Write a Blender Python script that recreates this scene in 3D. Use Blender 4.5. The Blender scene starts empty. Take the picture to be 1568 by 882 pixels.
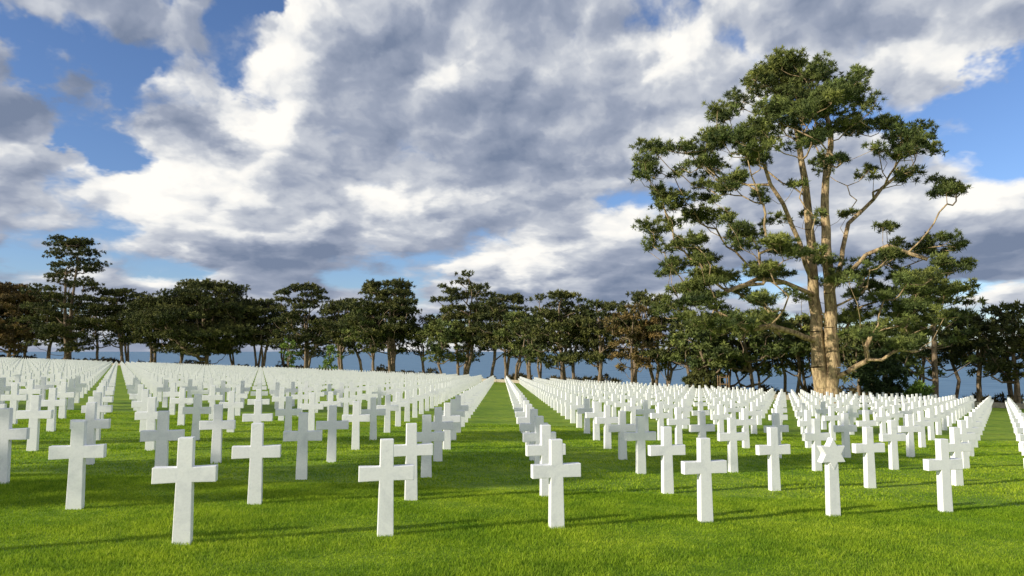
import bpy, bmesh, math, random
import numpy as np
from mathutils import Vector, Matrix
random.seed(7); rng=np.random.default_rng(7)
S=bpy.context.scene
F=1042.0; CAMH=1.87; PITCH=math.atan(97/1042)
SAZ=math.radians(27); SEL=math.radians(20)   # shadows run toward (+cos,+sin): sun is on the left, slightly behind camera

# ---------------- helpers ----------------
def gz(x,y): return -0.033*x-0.028*y
FX=[-200,-160,-55,0,24,45,80,250]; FY=[185,180,150,103,62,58,57,60]
def field_edge(x): return float(np.interp(x,FX,FY))
def px_dir(x,y):
    a=(x-784)/F; b=(441-y)/F; c,s=math.cos(PITCH),math.sin(PITCH)
    return Vector((a, c-b*s, s+b*c))
def px_at(x,y,Y):
    d=px_dir(x,y); t=Y/d.y
    return Vector((d.x*t,Y,CAMH+d.z*t))

def make_mesh(name, V, tris=None, quads=None, tmat=0, qmat=0, tint=None, mats=(), smooth_quads=False):
    me=bpy.data.meshes.new(name)
    V=np.asarray(V,dtype=np.float32)
    tris=np.zeros((0,3),int) if tris is None else np.asarray(tris,dtype=np.int32).reshape(-1,3)
    quads=np.zeros((0,4),int) if quads is None else np.asarray(quads,dtype=np.int32).reshape(-1,4)
    nt,nq=len(tris),len(quads)
    me.vertices.add(len(V)); me.vertices.foreach_set('co',V.ravel())
    me.loops.add(nt*3+nq*4)
    me.loops.foreach_set('vertex_index',np.concatenate([tris.ravel(),quads.ravel()]).astype(np.int32))
    me.polygons.add(nt+nq)
    ls=np.concatenate([np.arange(nt)*3, nt*3+np.arange(nq)*4]).astype(np.int32)
    me.polygons.foreach_set('loop_start',ls)
    me.polygons.foreach_set('material_index',np.concatenate([np.full(nt,tmat),np.full(nq,qmat)]).astype(np.int32))
    me.polygons.foreach_set('use_smooth',np.concatenate([np.zeros(nt,bool),np.full(nq,smooth_quads)]))
    if tint is not None:
        at=me.attributes.new('tint','FLOAT','POINT'); at.data.foreach_set('value',np.asarray(tint,dtype=np.float32))
    for m in mats: me.materials.append(m)
    me.update(calc_edges=True)
    return me
def add_obj(name,me,loc=(0,0,0),parent=None):
    o=bpy.data.objects.new(name,me); o.location=loc; S.collection.objects.link(o)
    if parent: o.parent=parent
    return o

# ---------------- materials ----------------
def new_mat(name):
    m=bpy.data.materials.new(name); m.use_nodes=True; nt=m.node_tree
    b=nt.nodes['Principled BSDF']; return m,nt,b
def N(nt,t,**k):
    n=nt.nodes.new(t)
    for a,v in k.items(): setattr(n,a,v)
    return n
def ramp(nt,fac,stops):
    r=N(nt,'ShaderNodeValToRGB'); e=r.color_ramp.elements
    while len(e)<len(stops): e.new(0.5)
    for i,(p,c) in enumerate(stops): e[i].position=p; e[i].color=(*c,1)
    nt.links.new(fac,r.inputs[0]); return r.outputs[0]
def noise(nt,scale,detail=4,rough=.5,vec=None,dist=0):
    n=N(nt,'ShaderNodeTexNoise'); n.inputs['Scale'].default_value=scale; n.inputs['Detail'].default_value=detail
    n.inputs['Roughness'].default_value=rough; n.inputs['Distortion'].default_value=dist
    if vec is not None: nt.links.new(vec,n.inputs['Vector'])
    return n.outputs['Fac']
def mixc(nt,a,b,fac,mode='MIX'):
    m=N(nt,'ShaderNodeMix',data_type='RGBA',blend_type=mode)
    for s,v in ((6,a),(7,b),(0,fac)):
        if isinstance(v,(int,float)): m.inputs[s].default_value=v
        elif isinstance(v,tuple): m.inputs[s].default_value=(*v,1)
        else: nt.links.new(v,m.inputs[s])
    return m.outputs[2]

def marble():
    m,nt,b=new_mat('white_marble')
    g=N(nt,'ShaderNodeNewGeometry').outputs['Position']
    n1=noise(nt,3.0,4,.6,g,1.2); n2=noise(nt,40,3,.6,g)
    c=ramp(nt,n1,[(.3,(.80,.81,.83)),(.48,(.92,.925,.93)),(.7,(.945,.945,.94))])
    c2=ramp(nt,n2,[(.3,(.93,.93,.93)),(.6,(1,1,1))])
    nt.links.new(mixc(nt,c,c2,1.0,'MULTIPLY'),b.inputs['Base Color'])
    b.inputs['Roughness'].default_value=.38
    return m
def grass_mat(name,blade=False):
    m,nt,b=new_mat(name)
    g=N(nt,'ShaderNodeNewGeometry').outputs['Position']
    big=noise(nt,.35,2,.6,g); mid=noise(nt,2.6,2,.6,g)
    c=ramp(nt,big,[(.35,(.20,.34,.018)),(.65,(.30,.43,.028))])
    c=mixc(nt,c,ramp(nt,mid,[(.35,(.74,.80,.8)),(.62,(1.15,1.08,1.0))]),1.0,'MULTIPLY')
    if blade:
        a=N(nt,'ShaderNodeAttribute',attribute_name='tint')
        c=mixc(nt,c,ramp(nt,a.outputs['Fac'],[(0,(.7,.8,.7)),(.6,(1.3,1.22,1.2)),(.93,(1.6,1.4,1.9)),(1,(2.0,1.6,4.0))]),1.0,'MULTIPLY')
        nt.links.new(c,b.inputs['Base Color'])
        tr=N(nt,'ShaderNodeBsdfTranslucent'); nt.links.new(c,tr.inputs[0])
        mx=N(nt,'ShaderNodeMixShader'); mx.inputs[0].default_value=.45
        nt.links.new(b.outputs[0],mx.inputs[1]); nt.links.new(tr.outputs[0],mx.inputs[2])
        nt.links.new(mx.outputs[0],nt.nodes['Material Output'].inputs[0])
    else:
        fine=noise(nt,45,2,.7,g)
        c=mixc(nt,c,ramp(nt,fine,[(.3,(.55,.6,.6)),(.65,(1.2,1.15,1.1))]),1.0,'MULTIPLY')
        nt.links.new(c,b.inputs['Base Color'])
        bp=N(nt,'ShaderNodeBump'); bp.inputs['Strength'].default_value=.8; bp.inputs['Distance'].default_value=.03
        nt.links.new(noise(nt,22,3,.75,g),bp.inputs['Height']); nt.links.new(bp.outputs[0],b.inputs['Normal'])
    b.inputs['Roughness'].default_value=.7
    b.inputs['Specular IOR Level'].default_value=.15
    return m
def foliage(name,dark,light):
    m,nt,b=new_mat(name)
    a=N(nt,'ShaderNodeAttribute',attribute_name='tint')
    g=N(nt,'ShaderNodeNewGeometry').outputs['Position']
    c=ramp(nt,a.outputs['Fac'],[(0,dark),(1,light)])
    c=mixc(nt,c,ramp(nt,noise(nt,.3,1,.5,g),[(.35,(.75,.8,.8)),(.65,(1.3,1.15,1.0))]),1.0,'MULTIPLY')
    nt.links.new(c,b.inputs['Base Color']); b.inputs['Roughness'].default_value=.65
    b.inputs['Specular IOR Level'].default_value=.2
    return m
def bark(name,c1,c2):
    m,nt,b=new_mat(name)
    g=N(nt,'ShaderNodeNewGeometry').outputs['Position']
    mp=N(nt,'ShaderNodeMapping'); mp.inputs['Scale'].default_value=(1,1,.3); nt.links.new(g,mp.inputs[0])
    n=noise(nt,5,4,.7,mp.outputs[0])
    nt.links.new(ramp(nt,n,[(.38,c1),(.60,c2)]),b.inputs['Base Color'])
    bp=N(nt,'ShaderNodeBump'); bp.inputs['Strength'].default_value=1; bp.inputs['Distance'].default_value=.15
    nt.links.new(n,bp.inputs['Height']); nt.links.new(bp.outputs[0],b.inputs['Normal'])
    b.inputs['Roughness'].default_value=.85
    return m
def plain(name,c1,c2,scale=3):
    m,nt,b=new_mat(name)
    g=N(nt,'ShaderNodeNewGeometry').outputs['Position']
    nt.links.new(ramp(nt,noise(nt,scale,4,.65,g),[(.35,c1),(.65,c2)]),b.inputs['Base Color'])
    b.inputs['Roughness'].default_value=.85
    return m

M_marble=marble(); M_lawn=grass_mat('lawn_grass'); M_blade=grass_mat('grass_blades_mat',True)
M_fol=foliage('pine_foliage',(.035,.055,.018),(.22,.265,.07))
M_fold=foliage('dark_pine_foliage',(.030,.042,.015),(.155,.17,.048))
M_folb=foliage('brownish_foliage',(.08,.06,.024),(.26,.19,.07))
M_folg=foliage('young_foliage',(.10,.18,.03),(.25,.36,.08))
M_bark=bark('pine_bark',(.12,.085,.05),(.30,.22,.14))
M_barkl=bark('pale_pine_bark',(.16,.105,.055),(.56,.41,.22))

# ---------------- ground ----------------
xs=np.concatenate([np.arange(-330,-20,3.0),np.arange(-20,60,2.0),np.arange(60,281,5.0)])
ys=np.concatenate([np.arange(-90,0,6.0),np.arange(0,231,2.5)])
XX,YY=np.meshgrid(xs,ys)
FE=np.interp(XX,FX,FY)+24+3*np.sin(XX*.11)+2*np.sin(XX*.31+1)
t=np.clip((YY-FE)/16,0,1); t=t*t*(3-2*t)
ZZ=-0.033*XX-0.028*YY-t*70
V=np.stack([XX.ravel(),YY.ravel(),ZZ.ravel()],1)
ny,nx=XX.shape; I=np.arange(ny*nx).reshape(ny,nx)
Q=np.stack([I[:-1,:-1].ravel(),I[:-1,1:].ravel(),I[1:,1:].ravel(),I[1:,:-1].ravel()],1)
add_obj('lawn_ground',make_mesh('lawn_ground',V,quads=Q,mats=[M_lawn],smooth_quads=True))

# sea
m,nt,b=new_mat('sea_water'); b.inputs['Roughness'].default_value=.6; b.inputs['Specular IOR Level'].default_value=.2
g=N(nt,'ShaderNodeNewGeometry').outputs['Position']
mp=N(nt,'ShaderNodeMapping'); mp.inputs['Scale'].default_value=(.02,.06,.1); nt.links.new(g,mp.inputs[0])
n=noise(nt,1,5,.6,mp.outputs[0])
nt.links.new(ramp(nt,n,[(.35,(.10,.20,.32)),(.65,(.17,.30,.43))]),b.inputs['Base Color'])
add_obj('sea',make_mesh('sea',[(-60000,-2000,-40),(60000,-2000,-40),(60000,70000,-40),(-60000,70000,-40)],quads=[(0,1,2,3)],mats=[m]))

# ---------------- grass blades near ----------------
def blades(n,y0,y1,hmin,hmax,w):
    Y=np.sqrt(rng.uniform(y0**2,y1**2,n)); X=rng.uniform(-.82,.82,n)*Y
    a=rng.uniform(0,2*np.pi,n); h=rng.uniform(hmin,hmax,n)*(.8+.35*np.sin(X*1.7+np.sin(Y*1.3)*2)*np.sin(Y*2.1)); ww=w*rng.uniform(.6,1.4,n)
    la=rng.uniform(0,2*np.pi,n); lean=h*rng.uniform(.1,.9,n)
    B=np.stack([X,Y,-0.033*X-0.028*Y-.004],1)
    d=np.stack([np.cos(a)*ww,np.sin(a)*ww,np.zeros(n)],1)
    T=B+np.stack([np.cos(la)*lean,np.sin(la)*lean,h],1)
    VV=np.stack([B-d,B+d,T],1).reshape(-1,3)
    return VV,np.repeat(rng.uniform(0,1,n),3)
v1,t1=blades(360000,5.4,11,.022,.055,.005); v2,t2=blades(230000,11,24,.02,.045,.012)
VV=np.concatenate([v1,v2]); TT=np.concatenate([t1,t2])
add_obj('grass',make_mesh('grass',VV,tris=np.arange(len(VV)).reshape(-1,3),tint=TT,mats=[M_blade]))

# ---------------- headstones ----------------
def extrude_poly(pts,dep):
    bm=bmesh.new()
    f=[bm.verts.new((x,-dep,z)) for x,z in pts]
    face=bm.faces.new(f)
    r=bmesh.ops.extrude_face_region(bm,geom=[face])
    for v in r['geom']:
        if isinstance(v,bmesh.types.BMVert): v.co.y=dep
    bmesh.ops.recalc_face_normals(bm,faces=bm.faces)
    return bm
H=1.07
cross_pts=[(-.092,-.12),(.092,-.12),(.079,.618),(.306,.613),(.306,.777),(.076,.772),(.074,H),(-.074,H),(-.076,.772),(-.306,.777),(-.306,.613),(-.079,.618)]
bm=extrude_poly(cross_pts,.052)
far_bm=bm.copy()
bmesh.ops.bevel(bm,geom=bm.edges[:],offset=.007,segments=2,affect='EDGES',profile=.5)
cross_me=bpy.data.meshes.new('marble_cross'); bm.to_mesh(cross_me); cross_me.materials.append(M_marble)
far_me=bpy.data.meshes.new('far_cross'); far_bm.to_mesh(far_me)
star=[]
for k in range(12):
    a=math.pi/2+k*math.pi/6; R=.225 if k%2==0 else .225/math.sqrt(3)
    star.append((R*math.cos(a),.845+R*math.sin(a)))
bs=extrude_poly(star,.052); bmesh.ops.bevel(bs,geom=bs.edges[:],offset=.006,segments=2,affect='EDGES')
st=extrude_poly([(-.092,-.12),(.092,-.12),(.078,.72),(-.078,.72)],.047); bmesh.ops.bevel(st,geom=st.edges[:],offset=.006,segments=2,affect='EDGES')
tmp=bpy.data.meshes.new('t'); st.to_mesh(tmp); bs.from_mesh(tmp)
star_me=bpy.data.meshes.new('star_of_david_headstone'); bs.to_mesh(star_me); star_me.materials.append(M_marble)

fv=np.array([v.co[:] for v in far_me.vertices]); 
far_me.calc_loop_triangles(); ft=np.array([t.vertices[:] for t in far_me.loop_triangles])
P0=(0.550,8.45); A=(1.965,.640); Bv=(-.03,2.08); ROT=math.radians(13)
FVs=[];FTs=[];off=0; ncount=0
for j in range(0,110):
    for i in range(-90,60):
        x=P0[0]+i*A[0]+j*Bv[0]; y=P0[1]+i*A[1]+j*Bv[1]
        if y<4.2: continue
        u=x/y
        if abs(u)>.9 or y>field_edge(x): continue
        z=gz(x,y)
        r=ROT+random.gauss(0,.012)
        if y<23:
            me=star_me if (j==0 and i==2) else cross_me
            o=add_obj('star_of_david_headstone' if me is star_me else 'marble_cross_headstone',me,(x+random.gauss(0,.008),y,z+random.gauss(0,.008)))
            o.rotation_euler=(random.gauss(0,.004),random.gauss(0,.005),r)
        else:
            c,s=math.cos(r),math.sin(r)
            vv=np.stack([fv[:,0]*c-fv[:,1]*s+x, fv[:,0]*s+fv[:,1]*c+y, fv[:,2]+z+random.gauss(0,.01)],1)
            FVs.append(vv); FTs.append(ft+off); off+=len(vv)
        ncount+=1
add_obj('marble_cross_headstones_distant',make_mesh('far_crosses',np.concatenate(FVs),tris=np.concatenate(FTs),mats=[M_marble]))
print('crosses',ncount)

# ---------------- trees ----------------
def tube_seg(V,Q,p0,p1,r0,r1,n):
    d=(p1-p0); 
    if np.linalg.norm(d)<1e-5: return
    d=d/np.linalg.norm(d); up=np.array([0,0,1.]) if abs(d[2])<.9 else np.array([1.,0,0])
    a=np.cross(d,up); a/=np.linalg.norm(a); b=np.cross(d,a)
    base=len(V)
    for p,r in ((p0,r0),(p1,r1)):
        for k in range(n):
            t=2*math.pi*k/n; V.append(p+r*(math.cos(t)*a+math.sin(t)*b))
    for k in range(n):
        k2=(k+1)%n; Q.append((base+k,base+k2,base+n+k2,base+n+k))

def leaves(centers,m,l0,l1,w,tints,upbias=.35):
    n=len(centers)*m
    C=np.repeat(centers,m,axis=0)
    d=rng.normal(size=(n,3)); d[:,2]+=upbias; d/=np.linalg.norm(d,axis=1,keepdims=True)
    p=np.cross(d,rng.normal(size=(n,3))); p/=np.linalg.norm(p,axis=1,keepdims=True)+1e-9
    L=rng.uniform(.5,1.2,(n,1)); W=w*rng.uniform(.6,1.4,(n,1))
    b=C+d*(l0*rng.uniform(0,3,(n,1))); t=C+d*l1*L
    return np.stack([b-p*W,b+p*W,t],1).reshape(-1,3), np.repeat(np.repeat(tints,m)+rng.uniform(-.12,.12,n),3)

def build_tree(name,base,trunks,pads,fol,brk,rt=.045,puff_den=3.0,m=36,ln=.36,lw=.05,twigs=True,join=None,nseg=6,trunk_r=.4,tf=None,minpuff=3,spread=1.1,wob=.05,upb=.35):
    nodes=[];par=[];wt=[];istr=[]
    for ti,tr in enumerate(trunks):
        prev=-1; fac=(tf[ti] if tf else 1.0)
        for k in range(len(tr)-1):
            a,b=np.array(tr[k],float),np.array(tr[k+1],float); ns=max(2,int(np.linalg.norm(b-a)/1.2))
            for q in range(ns):
                p=a+(b-a)*q/ns
                if q>0 or k>0: p=p+rng.normal(size=3)*np.array([wob,wob,0])/max(.35,fac)**.8
                nodes.append(p);par.append(prev);wt.append(0);istr.append(fac);prev=len(nodes)-1
        nodes.append(np.array(tr[-1],float));par.append(prev);wt.append(0);istr.append(fac)
    axis=np.mean([np.array(tr[-1])[:2] for tr in trunks],axis=0)
    order=sorted(range(len(pads)),key=lambda i: math.hypot(pads[i][0]-axis[0],pads[i][1]-axis[1]) - .15*pads[i][2])
    for i in order:
        p=np.array(pads[i][:3],float)-np.array([0,0,pads[i][4]*.4])
        arr=np.array(nodes); d=p-arr; dist=np.linalg.norm(d,axis=1)
        hor=np.hypot(d[:,0],d[:,1])
        want=.25*hor+.2
        cost=dist+1.6*np.maximum(0,want-d[:,2])
        k=int(np.argmin(cost)); 
        a=arr[k]; L=dist[k]; ns=max(2,int(L/.8)); prev=k
        per=rng.normal(size=3)*L*.11
        for q in range(1,ns+1):
            s=q/ns; pt=a+(p-a)*s + per*math.sin(math.pi*s) + np.array([0,0,-.07*L*math.sin(math.pi*s)])
            if q<ns: pt=pt+rng.normal(size=3)*.10*min(1,L*.3)
            nodes.append(pt);par.append(prev);wt.append(0);istr.append(0);prev=len(nodes)-1
        wt[prev]+=pads[i][3]
    for k in range(len(nodes)-1,-1,-1):
        if par[k]>=0: wt[par[k]]+=wt[k]
    V=[];Q=[]
    hmax=max(n[2] for n in nodes)
    def rad(k):
        r=rt*max(wt[k],.6)**.5
        if istr[k]:
            r=min(r,trunk_r*istr[k]*1.1)
            r=max(r,istr[k]*trunk_r*(1-.88*nodes[k][2]/hmax)*(1+.35*max(0,1-nodes[k][2]/1.2)))
        return r
    R=[rad(k) for k in range(len(nodes))]
    for k in range(len(nodes)):
        if par[k]>=0:
            tube_seg(V,Q,nodes[par[k]],nodes[k],min(R[par[k]],R[k]*1.5),R[k],nseg+4 if istr[k] else nseg)
    C=[];T=[]
    for pd in pads:
        rx,rz=pd[3],pd[4]
        n=max(minpuff,int(puff_den*rx*rx*rng.uniform(.75,1.25)))
        q=rng.normal(size=(n,3)); q/=np.linalg.norm(q,axis=1,keepdims=True); q*=spread*rng.uniform(.03,1.,(n,1))**.5
        q[:,2]=np.abs(q[:,2])*1.2-.35
        c=np.array(pd[:3])+q*np.array([rx,rx,rz]); C.append(c)
        T.append(np.clip(.32+.4*q[:,2]+rng.normal(size=n)*.2+rng.normal()*.12,0,1))  # tint rises with height: lit tops and dark undersides put into the colour
        if twigs:
            cc=np.array(pd[:3])-np.array([0,0,rz*.4])
            for w in range(min(n,7)): tube_seg(V,Q,cc,c[w],rt*.4,rt*.2,3)
    C=np.concatenate(C);T=np.concatenate(T)
    LV,LT=leaves(C,m,ln*.15,ln,lw,T,upb)
    V=np.array(V).reshape(-1,3); nb=len(V)
    AV=np.concatenate([V,LV])+np.array(base)
    tris=nb+np.arange(len(LV)).reshape(-1,3)
    tint=np.concatenate([np.zeros(nb),LT])
    if join is not None:
        join.append((AV,tris,np.array(Q),tint)); return
    org=np.array(base)
    me=make_mesh(name,AV-org,tris=tris,quads=Q,tmat=1,qmat=0,tint=tint,mats=[brk,fol],smooth_quads=True)
    return add_obj(name,me,tuple(base))

# --- the large pine ---
TY=54.0
b0=px_at(1268,620,TY); b0.z=gz(b0.x,TY)
def L(px,py,dy=0):
    p=px_at(px,py,TY+dy); return np.array([p.x-b0.x,dy,p.z-b0.z])
k=TY/F
pads_px=[(1195,100,36,14),(1250,108,33,14),(1300,126,26,14),(1165,122,26,14),(1225,129,42,18),(1280,152,42,16),(1180,152,34,14),(1118,165,26,14),(1135,195,38,14),(1200,185,38,16),(1325,160,20,10),(1300,190,36,14),(1362,195,28,10),(1408,208,28,12),(1385,230,30,8),(1425,226,16,7),(1100,215,24,10),(1058,232,26,10),(1005,232,26,10),(1000,262,26,10),(1040,258,22,10),(1090,255,26,10),(1150,240,28,10),(1240,215,30,10),(1250,165,34,12),(1160,215,30,10),(1270,250,26,9),(1340,228,20,8),(1325,265,22,8),(1400,268,22,8),(1445,284,26,8),(1465,292,13,6),(1000,290,20,8),(1030,305,30,9),(1090,295,26,9),(1120,275,24,9),(1075,330,34,9),(1010,345,26,9),(1050,365,32,9),(1005,375,20,9),(1015,410,24,8),(1075,395,32,9),(1122,345,22,8),(1165,300,18,7),(1215,275,18,7),(1150,370,32,11),(1200,378,32,9),(1250,392,30,9),(1110,425,38,9),(1050,440,32,9),(1180,420,34,9),(1300,420,32,11),(1340,400,24,9),(1385,380,26,10),(1430,375,32,10),(1475,380,20,8),(1460,410,30,10),(1400,420,32,10),(1350,445,34,10),(1430,445,36,12),(1480,440,18,9),(1090,460,34,9),(1150,455,28,9),(1030,470,26,9),(1320,480,30,11),(1390,480,36,11),(1450,480,30,11),(1060,495,30,9),(1120,500,32,9),(1180,490,24,8),(1340,515,30,9),(1400,520,30,9),(1300,455,20,8),(1220,455,20,8),(1360,350,20,7),(1300,330,16,6),(1240,335,16,6),(1190,335,18,6)]
pads=[]
for (x,y,rx,rz) in pads_px:
    ex=math.sqrt(max(.08,1-((x-1240)/265)**2)); 
    dm=8.0*ex*(.45 if y<140 else 1)
    nn=6 if rx>=24 else 3
    if y<210: nn+=1
    for q in range(nn):
        c=L(x+random.uniform(-.8,.8)*rx,y+random.uniform(-1.3,1.2)*rz,random.uniform(-dm,dm))
        f=random.uniform(.42,.75)
        pads.append((c[0],c[1],c[2],rx*k*f,rz*k*1.0))
trunks=[[L(1262,622,.2),L(1252,560,.1),L(1249,480,.2),L(1243,400,.5),L(1235,300,.3),L(1218,190,0),L(1205,130,0)],
        [L(1274,622,-.2),L(1276,560,-.2),L(1271,470,-.3),L(1268,400,-.6),L(1262,300,-.8),L(1270,200,-.6),L(1262,130,-.5)],
        [L(1271,450,-.3),L(1290,400,.8),L(1305,340,1.4),L(1350,285,2),L(1395,255,2.2)],
        [L(1245,430,.3),L(1225,370,-1),L(1200,310,-1.8),L(1170,250,-2.2)],
        [L(1250,520,.1),L(1215,508,-1),L(1185,497,-1.5),L(1150,502,-2)],
        [L(1276,585,-.2),L(1300,568,-1.2),L(1322,550,-1.8),L(1335,510,-2.2)],
        [L(1246,450,.1),L(1205,430,-1),L(1160,425,-2),L(1110,445,-3)],
        [L(1273,440,-.3),L(1310,400,-1),L(1360,375,-2),L(1420,395,-2.5)]]
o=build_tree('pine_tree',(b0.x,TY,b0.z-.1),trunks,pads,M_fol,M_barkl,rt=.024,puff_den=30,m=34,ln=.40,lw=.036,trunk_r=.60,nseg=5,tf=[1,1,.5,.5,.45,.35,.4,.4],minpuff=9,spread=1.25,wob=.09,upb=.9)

def pine(name,x,top,width,dy=8,fol=None,crown=.62,dens=1.0,flat=.5,join=None,lean=None,Y=None,height=None,X=None,brk=None,q=1.0,umb=True):
    if X is None:
        u=(x-784)/F; Yd=60
        for _ in range(60):
            Yd=.7*Yd+.3*(field_edge(u*Yd)+dy)
        X=u*Yd; Y=Yd
        z0=gz(X,Y); tp=px_at(x,top,Y); Ht=tp.z-z0; W=width*Y/F
    else:
        z0=gz(X,Y); Ht=height; W=width
    lean=lean if lean is not None else random.uniform(-.08,.08)
    pads=[]; npad=int(58*dens*max(.6,min(1.8,W/13)))
    zc0=Ht*(1-crown)
    lob=[random.uniform(.65,1.12) for _ in range(7)]
    for i in range(npad):
        s=random.random()**(.65 if umb else .8)
        z=zc0+(Ht-zc0)*s
        if umb: prof=math.sqrt(max(0.12,1-(max(0,s-.62)/.42)**2))*(.42+.58*min(1,s/.55)) 
        else: prof=math.sqrt(max(0.05,1-(max(0,s-.4)/.63)**2))*(.62+.38*min(1,s/.3)) 
        a=random.uniform(0,2*math.pi); r=W*.52*prof*math.sqrt(random.uniform(.05,1))*lob[int((a/6.2832+s)*7)%7]
        rx=random.uniform(.06,.125)*W+.3
        hz=1-.14*(r/(W*.5))**2
        pads.append((lean*z+r*math.cos(a),r*math.sin(a),z*hz-rx*flat,rx,rx*flat*.85))
    nt=random.choice([1,2,2,3]); trunks=[]
    for t in range(nt):
        a=random.uniform(0,6.28); sp=W*.11
        pts=[np.array([.15*t,0.1*t,-.3])]
        for f in (.25,.5,.8):
            pts.append(np.array([lean*Ht*f+math.cos(a)*sp*f*1.3+random.gauss(0,.3),math.sin(a)*sp*f*1.3+random.gauss(0,.2),Ht*f*(1 if t==0 else .9)]))
        trunks.append(pts)
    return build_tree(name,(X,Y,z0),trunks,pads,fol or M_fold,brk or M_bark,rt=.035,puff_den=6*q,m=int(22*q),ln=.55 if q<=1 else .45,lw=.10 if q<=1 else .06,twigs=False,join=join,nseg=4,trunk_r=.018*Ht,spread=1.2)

spec=[(15,430,130,9,M_folb,.85,1.3,.5),(105,358,122,6,M_fold,.88,1.5,.4),(190,440,105,14,M_fold,.72,1.1,.42),(235,452,100,12,M_fold,.78,1.2,.45),
(318,424,180,8,M_fold,.82,1.8,.45),(405,455,95,12,M_fold,.7,1,.45),(470,430,105,10,M_fold,.73,1.1,.4),(525,455,90,14,M_fold,.7,1.1,.45),
(600,425,138,9,M_fold,.73,1.4,.42),(572,465,90,6,M_fol,.65,1,.45),(680,488,90,6,M_fol,.68,1.0,.45),(712,415,118,12,M_fold,.72,1.2,.4),
(775,445,95,12,M_fold,.72,1.2,.45),(810,475,95,7,M_fol,.68,1.1,.45),(862,443,120,9,M_fold,.78,1.5,.45),(915,455,100,13,M_fold,.73,1.3,.45),
(965,465,100,7,M_folb,.72,1.2,.45),(1000,442,110,14,M_fold,.73,1.3,.45),(1085,490,120,10,M_fol,.74,1.4,.5),(1150,465,140,16,M_fol,.70,1.5,.5),
(1215,480,110,18,M_fol,.62,1.2,.5),(1330,490,110,16,M_fol,.66,1.3,.5),(1425,400,140,9,M_fol,.80,1.4,.4),(1490,475,100,14,M_fold,.66,1.2,.45),(1548,462,115,9,M_fold,.76,1.5,.45),
(1620,450,130,10,M_fold,.8,1.3,.5),(-60,420,130,9,M_fold,.8,1.3,.5),(40,450,90,15,M_fold,.7,1.1,.5)]
for s in spec: pine('pine_tree',s[0],s[1],s[2],dy=s[3],fol=s[4],crown=s[5],dens=s[6],flat=s[7],umb=s[0] not in (15,105,1425))
for x,tp in ((447,515),(507,528),(1402,585)): pine('young_pine_tree',x,tp,32,dy=3,fol=M_folg,crown=.9,dens=.7,flat=.8,umb=False)

# distant mass behind
J=[]
random.seed(21)
x=-150
while x<1750:
    tp=random.uniform(445,482) if x<1000 else random.uniform(468,498)
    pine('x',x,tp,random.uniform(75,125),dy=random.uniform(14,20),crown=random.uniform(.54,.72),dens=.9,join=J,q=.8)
    x+=random.uniform(34,52)
def join_list(J,name,mats):
    off=0;Vs=[];Ts=[];Qs=[];Ti=[]
    for AV,tr,q,ti in J:
        Vs.append(AV);Ts.append(tr+off); 
        if len(q): Qs.append(q+off)
        Ti.append(ti);off+=len(AV)
    return add_obj(name,make_mesh(name,np.concatenate(Vs),tris=np.concatenate(Ts),quads=np.concatenate(Qs) if Qs else None,tmat=1,qmat=0,tint=np.concatenate(Ti),mats=mats))
join_list(J,'distant_tree_row',[M_bark,M_fold])

# undergrowth along the cliff edge
C=[];T=[]
for X in np.arange(-210,110,.55):
    g=math.sin(X*.21)+math.sin(X*.47+2)+.7*math.sin(X*1.1)
    if g<.0: continue
    fe=field_edge(X)
    hh=(.5+.6*max(0,g))*random.uniform(.7,1.2)
    for q in range(8):
        yy=fe+random.uniform(14,21); C.append((X+random.uniform(-.6,.6),yy,gz(X,yy)+random.uniform(0,hh))); T.append(random.uniform(0,.8))
LV,LT=leaves(np.array(C),26,.1,.6,.1,np.array(T))
M_shr=foliage('undergrowth_foliage',(.04,.04,.018),(.13,.11,.05))
add_obj('shrub_undergrowth',make_mesh('shrub',LV,tris=np.arange(len(LV)).reshape(-1,3),tint=LT,mats=[M_shr]))
def edge_spot(px,dy):
    u=(px-784)/F; Yd=60
    for _ in range(60): Yd=.7*Yd+.3*(field_edge(u*Yd)+dy)
    return u*Yd,Yd
def bush(name,px,top,w,dy,fol):
    X,Yd=edge_spot(px,dy); z0=gz(X,Yd); h=px_at(px,top,Yd).z-z0; W=w*Yd/F/2
    n=int(150*W*W/4)+60; q=rng.normal(size=(n,3)); q/=np.linalg.norm(q,axis=1,keepdims=True); q*=rng.uniform(.5,1,(n,1))
    c=np.stack([q[:,0]*W,q[:,1]*W,h*.5+q[:,2]*h*.5],1)
    LV,LT=leaves(c,34,.05,.45,.06,np.clip(.4+.3*q[:,2]+rng.normal(size=n)*.15,0,1))  # tint lightens upward, a lit top put into the leaf colour
    add_obj(name,make_mesh(name,LV,tris=np.arange(len(LV)).reshape(-1,3),tint=LT,mats=[fol]),(X,Yd,z0))
M_holm=foliage('evergreen_bush_foliage',(.018,.035,.012),(.055,.09,.03))
bush('evergreen_bush',1345,532,78,3.8,M_holm); bush('evergreen_bush',1075,560,60,9,M_fold)

# sapling support frame
M_wood=plain('weathered_wood',(.16,.10,.05),(.30,.20,.11),8)
X,Yd=edge_spot(1105,4.5); V=[];Q=[]
for dx in (-.45,.45):
    for dyy in (-.4,.4): tube_seg(V,Q,np.array([dx,dyy,-.2]),np.array([dx,dyy,2.1]),.06,.055,8)
for zz in (1.9,1.2):
    tube_seg(V,Q,np.array([-.5,-.4,zz]),np.array([.5,-.4,zz]),.04,.04,6); tube_seg(V,Q,np.array([-.5,.4,zz]),np.array([.5,.4,zz]),.04,.04,6)
add_obj('sapling_support_frame',make_mesh('frame',np.array(V),quads=Q,mats=[M_wood]),(X,Yd,gz(X,Yd)))

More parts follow.
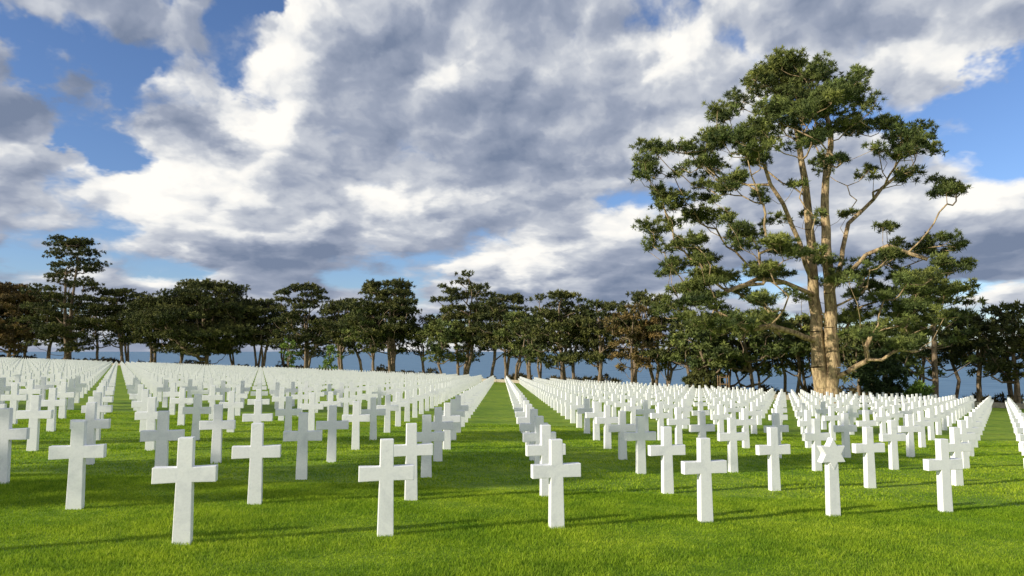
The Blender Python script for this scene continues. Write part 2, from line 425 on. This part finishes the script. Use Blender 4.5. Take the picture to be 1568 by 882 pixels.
# low stone wall along the far edge
M_wall=plain('pale_stone',(.30,.26,.19),(.48,.42,.32),6)
V=[];Q=[]
Xs=np.arange(-190,100,1.5)
for i,X in enumerate(Xs):
    y=field_edge(X)+3.2; z=gz(X,y)
    for (dy,dz) in ((0,-.2),(0,.45),(.4,.45),(.4,-.2)): V.append((X,y+dy,z+dz))
    if i:
        b=(i-1)*4
        for c in range(3): Q.append((b+c,b+4+c,b+5+c,b+1+c))
add_obj('low_stone_wall',make_mesh('wall',V,quads=Q,mats=[M_wall]))

# trees outside the frame on the sunny side (they shade part of the lawn)
random.seed(5)
for (tx,ty,h,w) in ((-9,10.4,13,3.6),(-2,11.8,14,2.6),(-18,24,15,7),(2,21,17,3)):
    dd=h*.72/math.tan(SEL)
    pine('pine_tree',0,0,w,X=tx-math.cos(SAZ)*dd,Y=ty-math.sin(SAZ)*dd,height=h,crown=.55,dens=1.2,fol=M_fol,brk=M_bark)

# ---------------- camera ----------------
cam=bpy.data.cameras.new('camera'); co=bpy.data.objects.new('camera',cam); S.collection.objects.link(co)
co.location=(0,0,CAMH); co.rotation_euler=(math.pi/2+PITCH,0,0)
cam.sensor_width=36; cam.lens=F/1568*36; cam.clip_end=200000; cam.clip_start=.05
S.camera=co

# ---------------- light ----------------
sd=Vector((-math.cos(SAZ)*math.cos(SEL),-math.sin(SAZ)*math.cos(SEL),math.sin(SEL)))
sl=bpy.data.lights.new('sun','SUN'); so=bpy.data.objects.new('sun',sl); S.collection.objects.link(so)
sl.energy=5; sl.angle=math.radians(.5); sl.color=(1,.925,.78)
so.rotation_euler=sd.to_track_quat('Z','Y').to_euler()

# ---------------- world ----------------
w=bpy.data.worlds.new('World'); S.world=w; w.use_nodes=True; nt=w.node_tree; nt.nodes.clear()
out=N(nt,'ShaderNodeOutputWorld'); bg=N(nt,'ShaderNodeBackground'); bg.inputs[1].default_value=.1
bg2=N(nt,'ShaderNodeBackground'); bg2.inputs[1].default_value=.1
def nishita():
    sky=N(nt,'ShaderNodeTexSky'); sky.sky_type='NISHITA'; sky.sun_disc=False; sky.sun_elevation=SEL; sky.sun_rotation=math.atan2(sd.x,sd.y)
    sky.air_density=1.0; sky.dust_density=.4; sky.ozone_density=2.0
    return VM('MULTIPLY',sky.outputs[0],(1.0,1.15,1.5)).outputs[0]
def val(s,v):
    if isinstance(v,(int,float)): s.default_value=v
    else: nt.links.new(v,s)
def M(op,a,b=0.0,c=None,clamp=False):
    n=N(nt,'ShaderNodeMath',operation=op,use_clamp=clamp); val(n.inputs[0],a); val(n.inputs[1],b)
    if c is not None: val(n.inputs[2],c)
    return n.outputs[0]
def VM(op,a,b=None):
    n=N(nt,'ShaderNodeVectorMath',operation=op)
    for s,v in ((0,a),(1,b)):
        if v is None: continue
        if isinstance(v,(tuple,list)): n.inputs[s].default_value=v
        else: nt.links.new(v,n.inputs[s])
    return n
def smooth(v,a,b,lo=0.0,hi=1.0):
    mr=N(nt,'ShaderNodeMapRange',interpolation_type='SMOOTHSTEP'); val(mr.inputs[0],v)
    for i,q in enumerate((a,b,lo,hi)): mr.inputs[i+1].default_value=q
    return mr.outputs[0]
tc=N(nt,'ShaderNodeTexCoord').outputs['Generated']
sx=N(nt,'ShaderNodeSeparateXYZ'); nt.links.new(tc,sx.inputs[0])
X_,Y_,Z_=sx.outputs
az=M('ARCTAN2',X_,Y_); Zc=M('MAXIMUM',Z_,0.0); el=M('ARCSINE',Zc)
hl=M('SQRT',M('ADD',M('MULTIPLY',X_,X_),M('MULTIPLY',Y_,Y_))); hl=M('MAXIMUM',hl,.001)
wv=M('MULTIPLY',M('LOGARITHM',M('ADD',Zc,.16),math.e),.75)
cb=N(nt,'ShaderNodeCombineXYZ'); val(cb.inputs[0],M('DIVIDE',X_,hl)); val(cb.inputs[1],M('DIVIDE',Y_,hl)); val(cb.inputs[2],wv)
P=cb.outputs[0]
def wn(scale,detail,rough,off=(0,0,0),dist=0,vec=None):
    v=VM('ADD',vec or P,off).outputs[0]
    n=N(nt,'ShaderNodeTexNoise'); n.inputs['Scale'].default_value=scale; n.inputs['Detail'].default_value=detail; n.inputs['Roughness'].default_value=rough; n.inputs['Distortion'].default_value=dist
    nt.links.new(v,n.inputs['Vector']); return n
def vor(scale,vec):
    n=N(nt,'ShaderNodeTexVoronoi',feature='SMOOTH_F1'); n.inputs['Scale'].default_value=scale; n.inputs['Detail'].default_value=0.0; n.inputs['Smoothness'].default_value=.5
    nt.links.new(vec,n.inputs['Vector'])
    return n.outputs['Distance'], VM('SUBTRACT',vec,n.outputs['Position']).outputs[0]
cae=N(nt,'ShaderNodeCombineXYZ'); val(cae.inputs[0],az); val(cae.inputs[1],el)
wpc=wn(7,5,.62,(3,1,0)).outputs['Color']
wpv=VM('SUBTRACT',wpc,(.5,.5,.5)).outputs[0]
AE=VM('ADD',cae.outputs[0],VM('MULTIPLY',wpv,(.20,.16,0)).outputs[0]).outputs[0]
PW=VM('ADD',P,VM('MULTIPLY',wpv,(.085,.085,.085)).outputs[0]).outputs[0]
def blobs(lst):
    tot=None
    for (x,y,rx,ry,amp) in lst:
        d=px_dir(x,y); d.normalize(); a=math.atan2(d.x,d.y); e=math.asin(d.z)
        q=VM('MULTIPLY',VM('SUBTRACT',AE,(a,e,0)).outputs[0],(F/rx,F/ry,0)).outputs[0]
        dd=VM('DOT_PRODUCT',q,q).outputs['Value']
        g=M('MULTIPLY',M('EXPONENT',M('MULTIPLY',dd,-1.0)),amp)
        tot=g if tot is None else M('ADD',tot,g)
    return tot
cov=blobs([(95,85,95,55,-.22),(400,0,60,25,-.20),(610,-10,70,22,-.22),(1545,135,70,55,-.26),(110,225,50,20,-.17),(1230,190,70,60,-.10),(760,200,320,160,.08),(1050,120,160,100,.06),(250,290,220,90,.06),(260,40,120,60,.10),(1400,110,110,60,.08),(10,160,55,50,.10),(600,430,1000,45,.04)])
bri=blobs([(30,190,110,80,-.26),(250,50,130,45,-.26),(300,180,60,28,-.4),(440,90,50,90,.36),(270,290,190,50,.32),(390,190,50,45,.40),(680,90,110,45,.28),(640,310,100,24,.38),(520,350,90,16,.25),(800,240,170,95,-.24),(560,230,80,60,-.10),(1010,70,55,50,.48),(1120,50,70,60,.14),(1390,110,90,70,.32),(1530,260,50,60,.44),(905,290,40,40,.38),(285,405,40,20,.45),(800,400,90,25,.28),(120,400,180,35,-.2),(500,410,170,35,-.22),(750,450,1000,30,-.2)])
LD=(-.55,-.15,.82)
n0=wn(3.2,6,.53,(0,0,0),0,PW).outputs['Fac']
n1=wn(3.2,5,.53,(-.020,0,.032),0,PW).outputs['Fac']
va,ga=vor(5.5,PW); vb,gb=vor(13,PW)
puff=M('ADD',M('MULTIPLY',M('SUBTRACT',.5,va),.26),M('MULTIPLY',M('SUBTRACT',.5,vb),.12))
D0=M('ADD',M('MULTIPLY',n0,.95),puff)
relv=M('ADD',M('MULTIPLY',VM('DOT_PRODUCT',ga,LD).outputs['Value'],2.0),M('MULTIPLY',VM('DOT_PRODUCT',gb,LD).outputs['Value'],3.2))
D=M('ADD',D0,cov)
mask=smooth(D,.35,.43)
rel=M('ADD',M('MULTIPLY',M('SUBTRACT',n0,n1),4.0),relv)
thick=M('MULTIPLY',M('SUBTRACT',D0,.50),-.8)
high=smooth(Z_,.47,.7,0,-.6)  # unseen cloud above the view darkened to weaken ambient light on the lawn
B=M('ADD',M('ADD',M('ADD',rel,high),M('ADD',thick,bri)),.46,clamp=True)
stops=[(0,(.19,.24,.35)),(.35,(.34,.385,.49)),(.62,(.59,.62,.68)),(.80,(.88,.88,.87)),(1,(1.05,1.02,.96))]
cl=VM('MULTIPLY',ramp(nt,B,stops),(10,10,10)).outputs[0]
nt.links.new(mixc(nt,nishita(),cl,mask),bg.inputs[0])
# the rest of the sky (overhead and behind): simpler broken cloud, brightened low down to light the headstone fronts, darkened overhead
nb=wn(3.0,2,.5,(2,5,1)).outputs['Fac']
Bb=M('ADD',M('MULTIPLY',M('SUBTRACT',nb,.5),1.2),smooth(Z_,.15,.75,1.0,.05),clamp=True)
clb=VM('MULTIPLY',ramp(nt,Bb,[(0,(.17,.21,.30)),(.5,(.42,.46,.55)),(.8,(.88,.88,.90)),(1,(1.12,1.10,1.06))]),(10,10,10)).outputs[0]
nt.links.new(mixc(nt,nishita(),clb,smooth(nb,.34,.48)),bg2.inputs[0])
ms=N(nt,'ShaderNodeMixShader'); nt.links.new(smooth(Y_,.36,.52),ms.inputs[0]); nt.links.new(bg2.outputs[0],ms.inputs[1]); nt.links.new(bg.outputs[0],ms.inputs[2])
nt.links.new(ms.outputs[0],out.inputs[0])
w.cycles.sampling_method='NONE'

S.view_settings.view_transform='Standard'; S.view_settings.look='None'; S.view_settings.exposure=0
